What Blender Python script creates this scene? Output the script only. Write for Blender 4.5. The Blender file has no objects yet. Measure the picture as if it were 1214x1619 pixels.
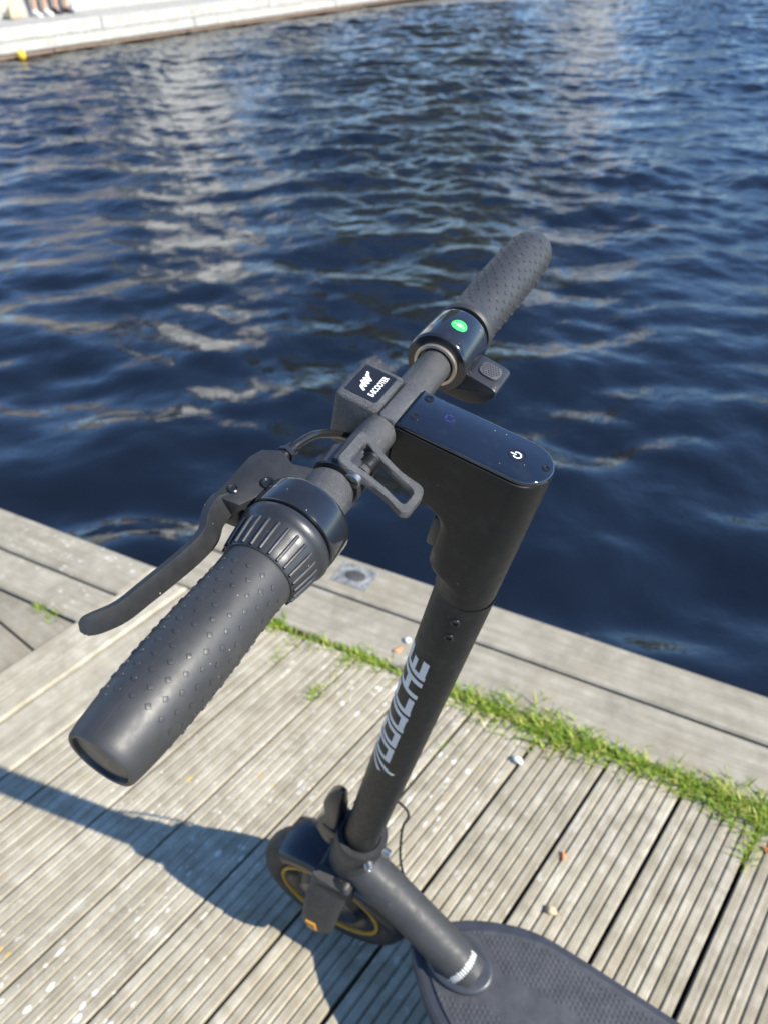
import bpy, bmesh, math, random
import numpy as np
from mathutils import Matrix, Vector
R = math.radians
rng = np.random.default_rng(7)
random.seed(7)
scene = bpy.context.scene
COL = scene.collection

# ------------------------------------------------------------------ camera
CAM_H, FPX, PITCH, ROLL = 1.3038, 1216.0, R(37.995), R(-1.876)
Fw = Vector((0, math.cos(PITCH), -math.sin(PITCH))); Rt = Vector((1, 0, 0)); Up = Rt.cross(Fw)
R2 = Rt*math.cos(ROLL) + Up*math.sin(ROLL); U2 = Up*math.cos(ROLL) - Rt*math.sin(ROLL)
cd = bpy.data.cameras.new('camera'); cam = bpy.data.objects.new('camera', cd); COL.objects.link(cam)
cam.matrix_world = Matrix(((R2.x, U2.x, -Fw.x, 0), (R2.y, U2.y, -Fw.y, 0), (R2.z, U2.z, -Fw.z, CAM_H), (0, 0, 0, 1)))
cd.sensor_fit = 'VERTICAL'; cd.sensor_height = 32.0; cd.sensor_width = 24.0
cd.lens = FPX/1619*32.0
cd.clip_start = .02; cd.clip_end = 900
cd.dof.use_dof = True; cd.dof.focus_distance = .46; cd.dof.aperture_fstop = cd.lens/2.9
scene.camera = cam

# ------------------------------------------------------------------ sky, sun, exposure
SUN_AZ, SUN_EL = R(117.5), R(39.0)
world = bpy.data.worlds.new('World'); scene.world = world; world.use_nodes = True
wn = world.node_tree.nodes; wl = world.node_tree.links; wn.clear()
sky = wn.new('ShaderNodeTexSky'); sky.sky_type = 'NISHITA'; sky.sun_disc = False
sky.sun_elevation = SUN_EL; sky.sun_rotation = SUN_AZ
sky.air_density = .9; sky.dust_density = .0; sky.ozone_density = 6.5
bgn = wn.new('ShaderNodeBackground'); bgn.inputs[1].default_value = .15
won = wn.new('ShaderNodeOutputWorld'); wl.new(sky.outputs[0], bgn.inputs[0]); wl.new(bgn.outputs[0], won.inputs[0])
ld = bpy.data.lights.new('sun', 'SUN'); ld.energy = 5.0; ld.angle = R(.53); ld.color = (1, .94, .82)
sun = bpy.data.objects.new('sun', ld); COL.objects.link(sun)
SL = Vector((math.sin(SUN_AZ)*math.cos(SUN_EL), math.cos(SUN_AZ)*math.cos(SUN_EL), math.sin(SUN_EL)))
sun.rotation_euler = SL.to_track_quat('Z', 'Y').to_euler()
vs = scene.view_settings
vs.view_transform = 'Standard'; vs.look = 'None'; vs.gamma = 1; vs.use_curve_mapping = False
vs.exposure = .9

# ------------------------------------------------------------------ material helpers
class NT:
    def __init__(s, name):
        s.m = bpy.data.materials.new(name); s.m.use_nodes = True
        s.n = s.m.node_tree.nodes; s.l = s.m.node_tree.links
        s.b = s.n['Principled BSDF']
    def node(s, t, **kw):
        x = s.n.new(t)
        for k, v in kw.items():
            if hasattr(x, k): setattr(x, k, v)
        return x
    def link(s, a, b): s.l.new(a, b)
    def coord(s, kind='Object', scale=(1, 1, 1), rnd=False):
        tc = s.node('ShaderNodeTexCoord'); mp = s.node('ShaderNodeMapping'); mp.inputs['Scale'].default_value = scale
        if kind == 'World':
            g = s.node('ShaderNodeNewGeometry'); s.link(g.outputs['Position'], mp.inputs[0])
        else: s.link(tc.outputs[kind], mp.inputs[0])
        if rnd:
            oi = s.node('ShaderNodeObjectInfo'); mu = s.node('ShaderNodeVectorMath', operation='SCALE')
            cx = s.node('ShaderNodeCombineXYZ'); s.link(oi.outputs['Random'], cx.inputs[0]); s.link(oi.outputs['Random'], cx.inputs[1])
            s.link(cx.outputs[0], mu.inputs[0]); mu.inputs['Scale'].default_value = 91.0
            s.link(mu.outputs[0], mp.inputs['Location'])
        return mp.outputs[0]
    def noise(s, vec, scale, detail=4, rough=.55, lo=.3, hi=.7):
        t = s.node('ShaderNodeTexNoise'); t.inputs['Scale'].default_value = scale; t.inputs['Detail'].default_value = detail
        t.inputs['Roughness'].default_value = rough; s.link(vec, t.inputs['Vector'])
        return s.rng(t.outputs[0], lo, hi)
    def rng(s, v, lo, hi, a=0., b=1.):
        m = s.node('ShaderNodeMapRange'); m.clamp = True
        for i, x in ((1, lo), (2, hi), (3, a), (4, b)): m.inputs[i].default_value = x
        s.link(v, m.inputs[0]); return m.outputs[0]
    def mix(s, fac, a, b, mode='MIX'):
        m = s.node('ShaderNodeMix', data_type='RGBA', blend_type=mode)
        for i, x in ((0, fac), (6, a), (7, b)):
            if isinstance(x, (int, float)): m.inputs[i].default_value = x
            elif isinstance(x, tuple): m.inputs[i].default_value = (*x, 1) if len(x) == 3 else x
            else: s.link(x, m.inputs[i])
        return m.outputs[2]
    def math(s, op, a, b=0.):
        m = s.node('ShaderNodeMath', operation=op)
        for i, x in ((0, a), (1, b)):
            if isinstance(x, (int, float)): m.inputs[i].default_value = x
            else: s.link(x, m.inputs[i])
        return m.outputs[0]
    def spots(s, vec, scale, thr, keep):
        v = s.node('ShaderNodeTexVoronoi'); v.inputs['Scale'].default_value = scale; s.link(vec, v.inputs['Vector'])
        sep = s.node('ShaderNodeSeparateColor'); s.link(v.outputs['Color'], sep.inputs[0])
        size = s.math('MULTIPLY', sep.outputs[1], thr)
        a = s.math('LESS_THAN', v.outputs['Distance'], size)
        k = s.math('GREATER_THAN', sep.outputs[0], 1-keep)
        return s.math('MULTIPLY', a, k)
    def set(s, **kw):
        for k, v in kw.items():
            k = k.replace('_', ' ')
            i = s.b.inputs[k]
            if isinstance(v, (int, float)): i.default_value = v
            elif isinstance(v, tuple): i.default_value = (*v, 1) if len(v) == 3 else v
            else: s.link(v, i)
        return s
    def bump(s, h, strength, dist):
        b = s.node('ShaderNodeBump'); b.inputs['Strength'].default_value = strength; b.inputs['Distance'].default_value = dist
        s.link(h, b.inputs['Height']); s.link(b.outputs[0], s.b.inputs['Normal']); return s

MAT = {}
def simple(name, col, rough, metal=0., grain=None, var=.25, coat=0., spec=.5, fleck=None, dust=0.):
    """base colour with mild cloudy variation; grain=(scale, strength, distance) adds a fine relief"""
    t = NT(name); v = t.coord('Object')
    n = t.noise(v, 45, 4)
    dark = tuple(c*(1-var) for c in col); light = tuple(min(1, c*(1+var)) for c in col)
    c = t.mix(n, dark, light)
    if fleck:
        fl_ = t.noise(v, fleck[0], 1, .5, .52, .78); c = t.mix(t.math('MULTIPLY', fl_, fleck[1]), c, tuple(min(1, x*3.2) for x in col))
    if dust:
        c = t.mix(t.math('MULTIPLY', t.math('MAXIMUM', t.spots(v, 420, .16, dust), t.math('MULTIPLY', t.noise(v, 60, 5, .65, .55, .85), .05)), .8), c, (.42, .40, .36))
    t.set(Base_Color=c, Metallic=metal, Roughness=t.rng(t.noise(v, 130, 3), 0, 1, rough*.85, min(1, rough*1.15)))
    t.b.inputs['Specular IOR Level'].default_value = spec
    if coat: t.b.inputs['Coat Weight'].default_value = coat; t.b.inputs['Coat Roughness'].default_value = .05
    if grain: t.bump(t.noise(v, grain[0], 2, .6, .2, .8), grain[1], grain[2])
    MAT[name] = t.m
    return t.m
simple('satin_frame', (.0078, .0083, .0090), .46, grain=(2600, .12, .0004), var=.1, spec=.32, dust=0.05)
simple('cast_metal', (.08, .08, .082), .38, .6, grain=(1500, .9, .0007), var=.25, fleck=(1900, .8))
simple('lever_metal', (.017, .0175, .019), .48, .0, grain=(1900, .12, .0003), var=.25, fleck=(2100, .25), spec=.45, dust=0.03)
simple('matte_frame', (.034, .034, .035), .55, grain=(1500, .1, .0003), var=.15, spec=.35, dust=0.08)
simple('rubber', (.030, .030, .031), .48, grain=(900, .08, .0003), var=.12, dust=0.05)
simple('soft_plastic', (.022, .023, .026), .36, grain=(1500, .1, .0003), var=.12, dust=0.05)
simple('badge_black', (.010, .011, .014), .3, var=.1, dust=0.04)
simple('gloss_black', (.012, .013, .016), .13, coat=.4, var=.2, dust=0.06)
simple('display_glass', (.006, .008, .014), .05, coat=1., var=.1, dust=0.05)
simple('cable_black', (.012, .012, .013), .28, var=.2)
simple('steel', (.36, .355, .345), .36, 1., var=.3)
simple('screw_black', (.03, .03, .033), .25, .6, var=.2)
simple('raw_alloy', (.55, .46, .36), .35, .8, var=.1)
simple('white_print', (.85, .85, .83), .5, var=.05)
simple('grey_print', (.56, .545, .52), .45, var=.05)
simple('green_sticker', (.05, .62, .12), .4, var=.08)
simple('pale_green_print', (.55, .9, .5), .4, var=.05)
simple('tyre_rubber', (.012, .012, .013), .6, grain=(400, .3, .001), var=.3, dust=0.2)
simple('yellow_ring', (.42, .22, .015), .4, var=.15)
simple('deck_mat', (.058, .059, .063), .55, grain=(800, .2, .0004), var=.22, dust=0.14)
simple('deck_metal', (.05, .053, .062), .4, .2, grain=(1500, .1, .0003), var=.15)
simple('orange_mark', (.45, .21, .03), .4, var=.1)
simple('fender_plastic', (.006, .007, .012), .22, var=.2, dust=0.1)
simple('soil', (.045, .035, .022), .95, grain=(120, .8, .004), var=.5)
simple('dark_timber', (.05, .043, .035), .85, grain=(60, .6, .004), var=.4)
simple('plate_dark', (.055, .055, .052), .7, grain=(200, .6, .002), var=.4)
simple('rust_plate', (.24, .24, .23), .6, .2, grain=(160, .7, .002), var=.55)
simple('orange_leaf', (.62, .2, .07), .6, var=.25)
simple('white_stone', (.8, .79, .76), .6, grain=(90, .3, .002), var=.08)
simple('tan_stone', (.55, .43, .26), .7, grain=(120, .4, .002), var=.2)
simple('yellow_buoy', (.75, .47, .03), .4, var=.12)
simple('skin', (.55, .34, .24), .5, var=.08)
simple('hair', (.06, .04, .025), .6, var=.4)
simple('white_cloth', (.75, .75, .73), .8, var=.08)
simple('mint_cloth', (.42, .68, .5), .8, var=.1)
simple('dark_cloth', (.03, .035, .05), .8, var=.2)
simple('tan_cloth', (.45, .36, .25), .8, var=.15)
simple('grey_cloth', (.4, .4, .41), .8, var=.15)
simple('white_render', (.8, .79, .76), .85, var=.06)
simple('beige_render', (.30, .30, .30), .85, var=.1)
simple('roof_tile', (.16, .07, .05), .8, var=.3)
simple('slate', (.08, .085, .09), .7, var=.3)
simple('window_glass', (.03, .04, .05), .08, var=.2)
simple('bark', (.07, .052, .038), .9, grain=(40, .8, .01), var=.4)
t = NT('display_digit'); t.set(Base_Color=(.02, .015, .08), Roughness=.2, Emission_Color=(.16, .10, .85), Emission_Strength=.16); MAT['display_digit'] = t.m

def wood(name, ca, cb, cdirt, bleach, streak=1., spots=1., warm=(.30, .24, .15), grain=1.):
    t = NT(name)
    v = t.coord('Object', (70, 2.2, 70), rnd=True); v2 = t.coord('Object', (260, 7, 260), rnd=True); v3 = t.coord('Object', (1, 1, 1), rnd=True)
    n1 = t.noise(v, 1.0, 5, .6, .28, .72); n2 = t.noise(v2, 1.0, 4, .6, .25, .75); n3 = t.noise(v3, 9, 5, .6, .36, .66); n4 = t.noise(v3, 26, 4, .6, .38, .68)
    c = t.mix(n1, ca, cb)
    c = t.mix(t.math('MULTIPLY', n2, .55*streak), c, cdirt)
    c = t.mix(t.math('MULTIPLY', n3, .6), c, tuple(x*.55 for x in ca))
    c = t.mix(t.math('MULTIPLY', t.math('MULTIPLY', n4, n1), .75), c, bleach)
    c = t.mix(t.math('MULTIPLY', t.noise(v3, 4.2, 3, .5, .5, .75), .22), c, warm)
    oi = t.node('ShaderNodeObjectInfo')
    c = t.mix(t.rng(oi.outputs['Random'], 0, 1, 0, .22), c, tuple(x*.7 for x in ca))
    wv = t.coord('World'); wv2 = t.coord('World', (1, 1, .2))
    # lichen specks, white and yellow, in drifts
    drift = t.noise(wv2, 1.7, 2, .5, .44, .62); drift2 = t.noise(wv2, 3.1, 3, .5, .42, .62)
    vs_ = t.coord('Object', (1, .55, 1), rnd=True)
    dn = t.node('ShaderNodeTexNoise'); dn.inputs['Scale'].default_value = 160; t.link(vs_, dn.inputs['Vector'])
    ds = t.node('ShaderNodeVectorMath', operation='SCALE'); t.link(dn.outputs['Color'], ds.inputs[0]); ds.inputs['Scale'].default_value = .006
    da = t.node('ShaderNodeVectorMath', operation='ADD'); t.link(vs_, da.inputs[0]); t.link(ds.outputs[0], da.inputs[1])
    sepx = t.node('ShaderNodeVectorMath', operation='DOT_PRODUCT'); t.link(wv, sepx.inputs[0]); sepx.inputs[1].default_value = (.767, -.641, 0)
    zone = t.rng(sepx.outputs['Value'], -.55, -.1, 1., .10); spots_ = zone
    drift = t.math('MULTIPLY', drift, spots_); drift2 = t.math('MULTIPLY', drift2, spots_)
    w1 = t.math('MULTIPLY', t.spots(da.outputs[0], 95, .42, .46), drift); y1 = t.math('MULTIPLY', t.spots(da.outputs[0], 60, .3, .12), drift2)
    w2 = t.math('MULTIPLY', t.spots(da.outputs[0], 190, .42, .25), drift2)
    c = t.mix(t.math('MULTIPLY', y1, .75*spots), c, (.50, .34, .05))
    c = t.mix(t.math('MULTIPLY', t.math('MAXIMUM', w1, t.math('MULTIPLY', w2, .55)), .85*spots), c, (.78, .77, .72))
    t.set(Base_Color=c, Roughness=.82)
    t.b.inputs['Specular IOR Level'].default_value = .3
    t.bump(t.math('ADD', t.math('MULTIPLY', n2, .6), n1), .55*grain, .0016)
    MAT[name] = t.m
wood('groove_wood', (.325, .284, .205), (.465, .418, .318), (.125, .105, .070), (.60, .56, .465))
wood('edge_wood', (.28, .25, .188), (.36, .33, .26), (.17, .15, .108), (.44, .41, .345), streak=.6, spots=.35, grain=.5)
wood('border_wood', (.34, .30, .22), (.46, .415, .32), (.20, .17, .12), (.60, .555, .45), streak=.7, spots=.25)
wood('side_wood', (.24, .21, .155), (.32, .285, .22), (.15, .128, .095), (.38, .355, .29), streak=.7, spots=.3)
wood('pale_timber', (.40, .39, .35), (.54, .53, .49), (.26, .245, .21), (.62, .61, .57), streak=.8, spots=0)
wood('far_deck_wood', (.34, .33, .30), (.44, .43, .40), (.24, .23, .21), (.52, .52, .5), streak=.8, spots=0)
wood('brown_beam', (.24, .16, .11), (.32, .22, .16), (.14, .09, .06), (.4, .32, .26), streak=.8, spots=0)

t = NT('grass_blade'); oi = t.node('ShaderNodeNewGeometry')
cr = t.node('ShaderNodeValToRGB'); cr.color_ramp.elements[0].color = (.14, .24, .015, 1); cr.color_ramp.elements[1].color = (.60, .52, .16, 1)
e = cr.color_ramp.elements.new(.55); e.color = (.25, .37, .03, 1); e = cr.color_ramp.elements.new(.8); e.color = (.40, .47, .07, 1)
t.link(oi.outputs['Random Per Island'], cr.inputs[0]); t.set(Base_Color=cr.outputs[0], Roughness=.5, Subsurface_Weight=.0)
tr = t.node('ShaderNodeBsdfTranslucent'); t.link(cr.outputs[0], tr.inputs[0]); mx = t.node('ShaderNodeMixShader'); mx.inputs[0].default_value = .35
t.link(t.b.outputs[0], mx.inputs[1]); t.link(tr.outputs[0], mx.inputs[2]); t.link(mx.outputs[0], t.n['Material Output'].inputs[0])
MAT['grass_blade'] = t.m
t = NT('leaf'); oi = t.node('ShaderNodeNewGeometry')
cr = t.node('ShaderNodeValToRGB'); cr.color_ramp.elements[0].color = (.13, .125, .03, 1); cr.color_ramp.elements[1].color = (.36, .33, .11, 1)
t.link(oi.outputs['Random Per Island'], cr.inputs[0]); t.set(Base_Color=cr.outputs[0], Roughness=.55); MAT['leaf'] = t.m

t = NT('water'); v = t.coord('World', (1, 1.25, 1))
a = t.node('ShaderNodeTexNoise'); a.inputs['Scale'].default_value = 6; a.inputs['Detail'].default_value = 4; a.inputs['Roughness'].default_value = .55; t.link(v, a.inputs['Vector'])
b = t.node('ShaderNodeTexNoise'); b.inputs['Scale'].default_value = 46; b.inputs['Detail'].default_value = 3; t.link(v, b.inputs['Vector'])
c3 = t.node('ShaderNodeTexNoise'); c3.inputs['Scale'].default_value = 18; c3.inputs['Detail'].default_value = 2; t.link(v, c3.inputs['Vector'])
hh = t.math('ADD', t.math('ADD', a.outputs[0], t.math('MULTIPLY', c3.outputs[0], 1.25)), t.math('MULTIPLY', b.outputs[0], .5))
gp = t.node('ShaderNodeNewGeometry'); dp = t.node('ShaderNodeVectorMath', operation='DOT_PRODUCT'); t.link(gp.outputs['Position'], dp.inputs[0]); dp.inputs[1].default_value = (.4804, .8771, 0)
hh = t.math('MULTIPLY', hh, t.rng(dp.outputs['Value'], 1.5, 6.5, .22, 1.))
t.set(Base_Color=(.0035, .005, .0085), Roughness=.03, IOR=1.6); t.bump(hh, 1.0, .005); MAT['water'] = t.m

# ------------------------------------------------------------------ mesh helpers
def mesh_data(name, V, Fc, mat, smooth=True, angle=35):
    me = bpy.data.meshes.new(name)
    me.from_pydata([tuple(map(float, p)) for p in V], [], [tuple(int(i) for i in f) for f in Fc]); me.validate()
    bm = bmesh.new(); bm.from_mesh(me); bmesh.ops.recalc_face_normals(bm, faces=bm.faces); bm.to_mesh(me); bm.free()
    if mat: me.materials.append(MAT[mat])
    if smooth:
        for p in me.polygons: p.use_smooth = True
        me.set_sharp_from_angle(angle=R(angle))
    return me
def add(name, me, parent=None, loc=None, rot=None):
    o = bpy.data.objects.new(name, me); COL.objects.link(o)
    if parent: o.parent = parent
    if loc is not None: o.location = loc
    if rot is not None: o.rotation_euler = rot
    return o
def obj(name, VF, mat, parent=None, smooth=True, angle=35, fn=None):
    V, Fc = VF
    V = np.asarray(V, float)
    if fn is not None: V = fn(V)
    return add(name, mesh_data(name, V, Fc, mat, smooth, angle), parent)
def tag(o, label=None, cat=None, group=None, kind=None):
    for k, v in (('label', label), ('category', cat), ('group', group), ('kind', kind)):
        if v: o[k] = v
    return o
def empty(name, loc=(0, 0, 0)):
    o = bpy.data.objects.new(name, None); COL.objects.link(o); o.location = loc; o.empty_display_size = .1; return o
def join(*parts):
    V = []; Fc = []; n = 0
    for v, f in parts:
        V += [tuple(p) for p in v]; Fc += [tuple(i+n for i in q) for q in f]; n += len(v)
    return V, Fc
def loft(secs, cap=True, closed_path=False):
    n = len(secs[0]); V = [p for s in secs for p in s]; Fc = []
    m = len(secs)
    for i in range(m if closed_path else m-1):
        j = (i+1) % m
        for k in range(n): Fc.append((i*n+k, i*n+(k+1) % n, j*n+(k+1) % n, j*n+k))
    if cap and not closed_path: Fc.append(tuple(range(n))[::-1]); Fc.append(tuple((m-1)*n+k for k in range(n)))
    return V, Fc
def revolve(prof, n=48, c=(0, 0), axis=1, cap=True, arc=None):
    """profile [(s, r)] about the given axis; c = centre in the other two coordinates (cyclic order)"""
    secs = []
    for s, r in prof:
        ring = []
        for k in range(n):
            a = 2*math.pi*k/n; p = [0, 0, 0]; p[axis] = s
            p[(axis+1) % 3] = c[0]+r*math.cos(a); p[(axis+2) % 3] = c[1]+r*math.sin(a); ring.append(p)
        secs.append(ring)
    return loft(secs, cap)
def frames(P):
    P = np.asarray(P, float); T = np.gradient(P, axis=0); T /= np.linalg.norm(T, axis=1)[:, None]
    up = np.array([0, 0, 1.]) if abs(T[0][2]) < .9 else np.array([1., 0, 0])
    N = []; nn = np.cross(up, T[0]); nn /= np.linalg.norm(nn)
    for tt in T:
        nn = nn - tt*(nn@tt); nn /= np.linalg.norm(nn); N.append(nn.copy())
    N = np.array(N); return P, T, N, np.cross(T, N)
def tube(P, r, n=14, cap=True):
    P, T, N, B = frames(P); r = np.broadcast_to(r, (len(P),))
    return loft([[P[i]+r[i]*(math.cos(2*math.pi*k/n)*N[i]+math.sin(2*math.pi*k/n)*B[i]) for k in range(n)] for i in range(len(P))], cap)
def spline(P, n=24):
    P = np.asarray(P, float); m = len(P); out = []
    Q = np.vstack([2*P[0]-P[1], P, 2*P[-1]-P[-2]])
    for i in range(m-1):
        p0, p1, p2, p3 = Q[i:i+4]
        for s in np.linspace(0, 1, n//(m-1)+2)[:-1]:
            out.append(.5*(2*p1+(p2-p0)*s+(2*p0-5*p1+4*p2-p3)*s*s+(3*p1-p0-3*p2+p3)*s**3))
    out.append(P[-1]); return np.array(out)
def box(a, b, bev=0., seg=2):
    bm = bmesh.new(); bmesh.ops.create_cube(bm, size=1)
    a = np.array(a, float); b = np.array(b, float)
    for v in bm.verts: v.co = Vector(((a+b)/2 + np.array(v.co)*(b-a)))
    if bev: bmesh.ops.bevel(bm, geom=bm.edges[:], offset=bev, segments=seg, affect='EDGES', profile=.5)
    bm.verts.index_update(); VF = ([tuple(v.co) for v in bm.verts], [[v.index for v in f.verts] for f in bm.faces]); bm.free(); return VF
def extrude(poly, lo, hi, axis=2, bev=0., seg=2):
    """2-D outline in the two coordinates after axis (cyclic), extruded along axis"""
    bm = bmesh.new(); rings = []
    for s in (lo, hi):
        ring = []
        for x, y in poly:
            p = [0, 0, 0]; p[axis] = s; p[(axis+1) % 3] = x; p[(axis+2) % 3] = y; ring.append(bm.verts.new(p))
        rings.append(ring)
    n = len(poly)
    f0 = bm.faces.new(rings[0]); f1 = bm.faces.new(rings[1][::-1])
    for k in range(n): bm.faces.new((rings[0][k], rings[1][k], rings[1][(k+1) % n], rings[0][(k+1) % n]))
    bmesh.ops.recalc_face_normals(bm, faces=bm.faces)
    if bev: bmesh.ops.bevel(bm, geom=list(f0.edges)+list(f1.edges), offset=bev, segments=seg, affect='EDGES', profile=.5)
    bm.verts.index_update(); VF = ([tuple(v.co) for v in bm.verts], [[v.index for v in f.verts] for f in bm.faces]); bm.free(); return VF
def rounded(pts, r, n=5):
    """round the corners of a polygon"""
    out = []; m = len(pts)
    rr = r if hasattr(r, '__len__') else [r]*m
    for i in range(m):
        p = np.array(pts[i], float); a = np.array(pts[i-1], float)-p; b = np.array(pts[(i+1) % m], float)-p
        la, lb = np.linalg.norm(a), np.linalg.norm(b); d = min(rr[i], la*.49, lb*.49)
        p0 = p+a/la*d; p1 = p+b/lb*d
        for s in np.linspace(0, 1, n): out.append(tuple((1-s)**2*p0+2*s*(1-s)*p+s*s*p1))
    return out
def strip(pts, w):
    """flat stroke of width w along a 2-D polyline"""
    P = np.asarray(pts, float); T = np.gradient(P, axis=0); T /= np.linalg.norm(T, axis=1)[:, None]; N = np.stack([-T[:, 1], T[:, 0]], -1)
    V = [tuple(P[i]+N[i]*w/2) for i in range(len(P))]+[tuple(P[i]-N[i]*w/2) for i in range(len(P))]; n = len(P)
    return V, [(i, i+1, n+i+1, n+i) for i in range(n-1)]
def text_flat(s, size, bold=.0, spacing=1.):
    cu = bpy.data.curves.new('txt', 'FONT'); cu.body = s; cu.size = size; cu.offset = bold; cu.align_x = 'CENTER'; cu.align_y = 'CENTER'; cu.space_character = spacing
    o = bpy.data.objects.new('txt', cu); COL.objects.link(o); dg = bpy.context.evaluated_depsgraph_get()
    me = bpy.data.meshes.new_from_object(o.evaluated_get(dg)); V = [(v.co.x, v.co.y) for v in me.vertices]; Fc = [list(p.vertices) for p in me.polygons]
    bpy.data.objects.remove(o); bpy.data.curves.remove(cu); bpy.data.meshes.remove(me); return V, Fc

# ------------------------------------------------------------------ quay layout (plan lines measured on the ground)
K = 1.3038/1.33
TH = R(-28.71); TB = R(-28.71-11.185)
n_ = np.array([-math.sin(TH), math.cos(TH)]); e_ = np.array([math.cos(TH), math.sin(TH)])
m_ = np.array([math.cos(TB), math.sin(TB)]); t_ = np.array([-math.sin(TB), math.cos(TB)])
A0, A1, A2 = 1.283*K, 1.155*K, .994*K
L0, L1, L2 = 1.035*K, .91*K, .791*K
O0, O1 = -1.419*K, -1.291*K
BG = [x*K for x in (-.941, -.804, -.661, -.519, -.378, -.24, -.1, .036)]
def nm(d, b):
    return np.linalg.solve(np.stack([n_, m_]), np.array([d, b]))
WATER_Z = -.42
def prism(poly, z0, z1, bev=.002):
    return extrude([tuple(p) for p in poly], z0, z1, 2, bev, 1)
def plank(name, poly, z0, z1, mat, parent, along, bev=.003):
    """plank with its own axes: local y runs along the plank"""
    poly = np.array(poly); c = poly.mean(0); al = np.asarray(along)/np.linalg.norm(along); ac = np.array([al[1], -al[0]])
    q = [((p-c)@ac, (p-c)@al) for p in poly]
    # longer planks get cuts along their length and a slightly uneven edge
    x0 = q[0]
    V, Fc = extrude(q, z0, z1, 2, bev, 1)
    o = obj(name, (V, Fc), mat, parent, angle=40)
    o.location = (c[0], c[1], 0); o.rotation_euler = (0, 0, math.atan2(al[1], al[0])-math.pi/2)
    return o

# substructure
quay = obj('quay_deck', prism([nm(A0-.006, O0+.006), nm(A0-.006, 7), nm(-6, 7), nm(-6, O0+.006)], -1.6, -.036), 'dark_timber', smooth=False); tag(quay, kind='structure')
side = obj('side_quay_deck', prism([nm(L0-.006, O0-8), nm(L0-.006, O0), nm(-6, O0), nm(-6, O0-8)], -1.6, -.037), 'dark_timber', smooth=False); tag(side, kind='structure')
g = .003
# edge planks, right part
xs = [O0, 2.3, 6.5]
for a, b in zip(xs[:-1], xs[1:]):
    plank('edge_plank', [nm(A1+g, a+g), nm(A0, a+g), nm(A0, b-g), nm(A1+g, b-g)], -.045, .001, 'edge_wood', quay, e_, .005)
    plank('edge_plank', [nm(A2+.016, a+g), nm(A1-g, a+g), nm(A1-g, b-g), nm(A2+.016, b-g)], -.045, -.001, 'edge_wood', quay, e_, .004)
# fascia below the edge
for k in range(3):
    z1 = -.05-.2*k
    plank('fascia_board', [nm(A0-.034, O0+.002), nm(A0-.004, O0+.002), nm(A0-.004, 6.5), nm(A0-.034, 6.5)], z1-.195, z1, 'dark_timber', quay, e_, .003)
# border planks closing the left end of the boards
for a, b in ((O0, O1), (O1, O1+.125)):
    plank('border_plank', [nm(A2+.01, a+g), nm(A2+.01, b-g), nm(A2+.01, b-g)-t_*4.5, nm(A2+.01, a+g)-t_*4.5], -.04, .002 if a == O0 else 0., 'border_wood', quay, t_, .004)
# grooved boards
def groove_profile(w, ridges, top=0., depth=.0042, th=.028):
    P = [(-w/2, -th), (-w/2, top-.0025), (-w/2+.002, top)]
    pit = w/ridges; gw = pit*.27
    for k in range(1, ridges):
        x = -w/2+pit*k
        P += [(x-gw/2-.0006, top), (x-gw/2+.0012, top-depth), (x+gw/2-.0012, top-depth), (x+gw/2+.0006, top)]
    return P + [(w/2-.002, top), (w/2, top-.0025), (w/2, -th)]
SK = (e_@t_)/(e_@m_)
def board_mesh(w, ridges, length, seed):
    rg = random.Random(seed); prof = groove_profile(w, ridges, depth=.0024 if seed < 4 else (.0032 if seed < 6 else .0042)); ys = [0, -.02, -.35, -1.2, -2.4, -length]; secs = []
    for i, y in enumerate(ys):
        sec = []
        for x, z in prof:
            wear = .0022*rg.random() if i == 0 and z > -.001 else (.0004*rg.random() if z > -.001 else 0)
            sec.append((x+rg.uniform(-.0004, .0004), y+(SK*x if i < 2 else 0)+(rg.uniform(-.003, .001) if i == 0 else 0), z-wear))
        secs.append(sec)
    n = len(prof); V = [p for s in secs for p in s]; Fc = []
    for i in range(len(ys)-1):
        for k in range(n-1): Fc.append((i*n+k, i*n+k+1, (i+1)*n+k+1, (i+1)*n+k))
    Fc.append(tuple(range(n)))
    return mesh_data('board', V, Fc, 'groove_wood', True, 25)
pit = np.diff(BG).mean()
gaps = [O1+.125] + [BG[0]-pit] + BG + [BG[-1]+pit*k for k in range(1, 14)]
ang = math.atan2(t_[1], t_[0])-math.pi/2
protos = {}
for i, (a, b) in enumerate(zip(gaps[:-1], gaps[1:])):
    gw = .0052 if i < 5 else .0068
    w = b-a-gw
    key = (round(w, 3), i if i < 7 else 7+i % 4)
    if key not in protos: protos[key] = board_mesh(w, max(3, round(w/.0188)), 4.2, i)
    c = (a+b)/2; P = nm(A2-random.uniform(.0, .010), c)
    o = add('board', protos[key], quay, (P[0], P[1], random.uniform(-.0015, .0012)), (0, random.uniform(-.004, .004), ang+random.uniform(-.0012, .0012)))
# side part: edge planks and boards laid the other way
xl = [O0-6, O0-.615, O0]
for j, (a, b) in enumerate(zip(xl[:-1], xl[1:])):
    dz = .004 if j == 0 else 0
    plank('edge_plank', [nm(L1+g, a+g), nm(L0+.006*(j == 0), a+g), nm(L0+.006*(j == 0), b-g), nm(L1+g, b-g)], -.045, -.004+dz, 'edge_wood', side, e_, .005)
plank('edge_plank', [nm(L2+.008, O0-6), nm(L1-g, O0-6), nm(L1-g, O0-g), nm(L2+.008, O0-g)], -.045, -.006, 'edge_wood', side, e_, .004)
for k in range(3):
    z1 = -.05-.2*k
    plank('fascia_board', [nm(L0-.034, O0-6), nm(L0-.004, O0-6), nm(L0-.004, O0-.002), nm(L0-.034, O0-.002)], z1-.195, z1, 'dark_timber', side, e_, .003)
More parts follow.
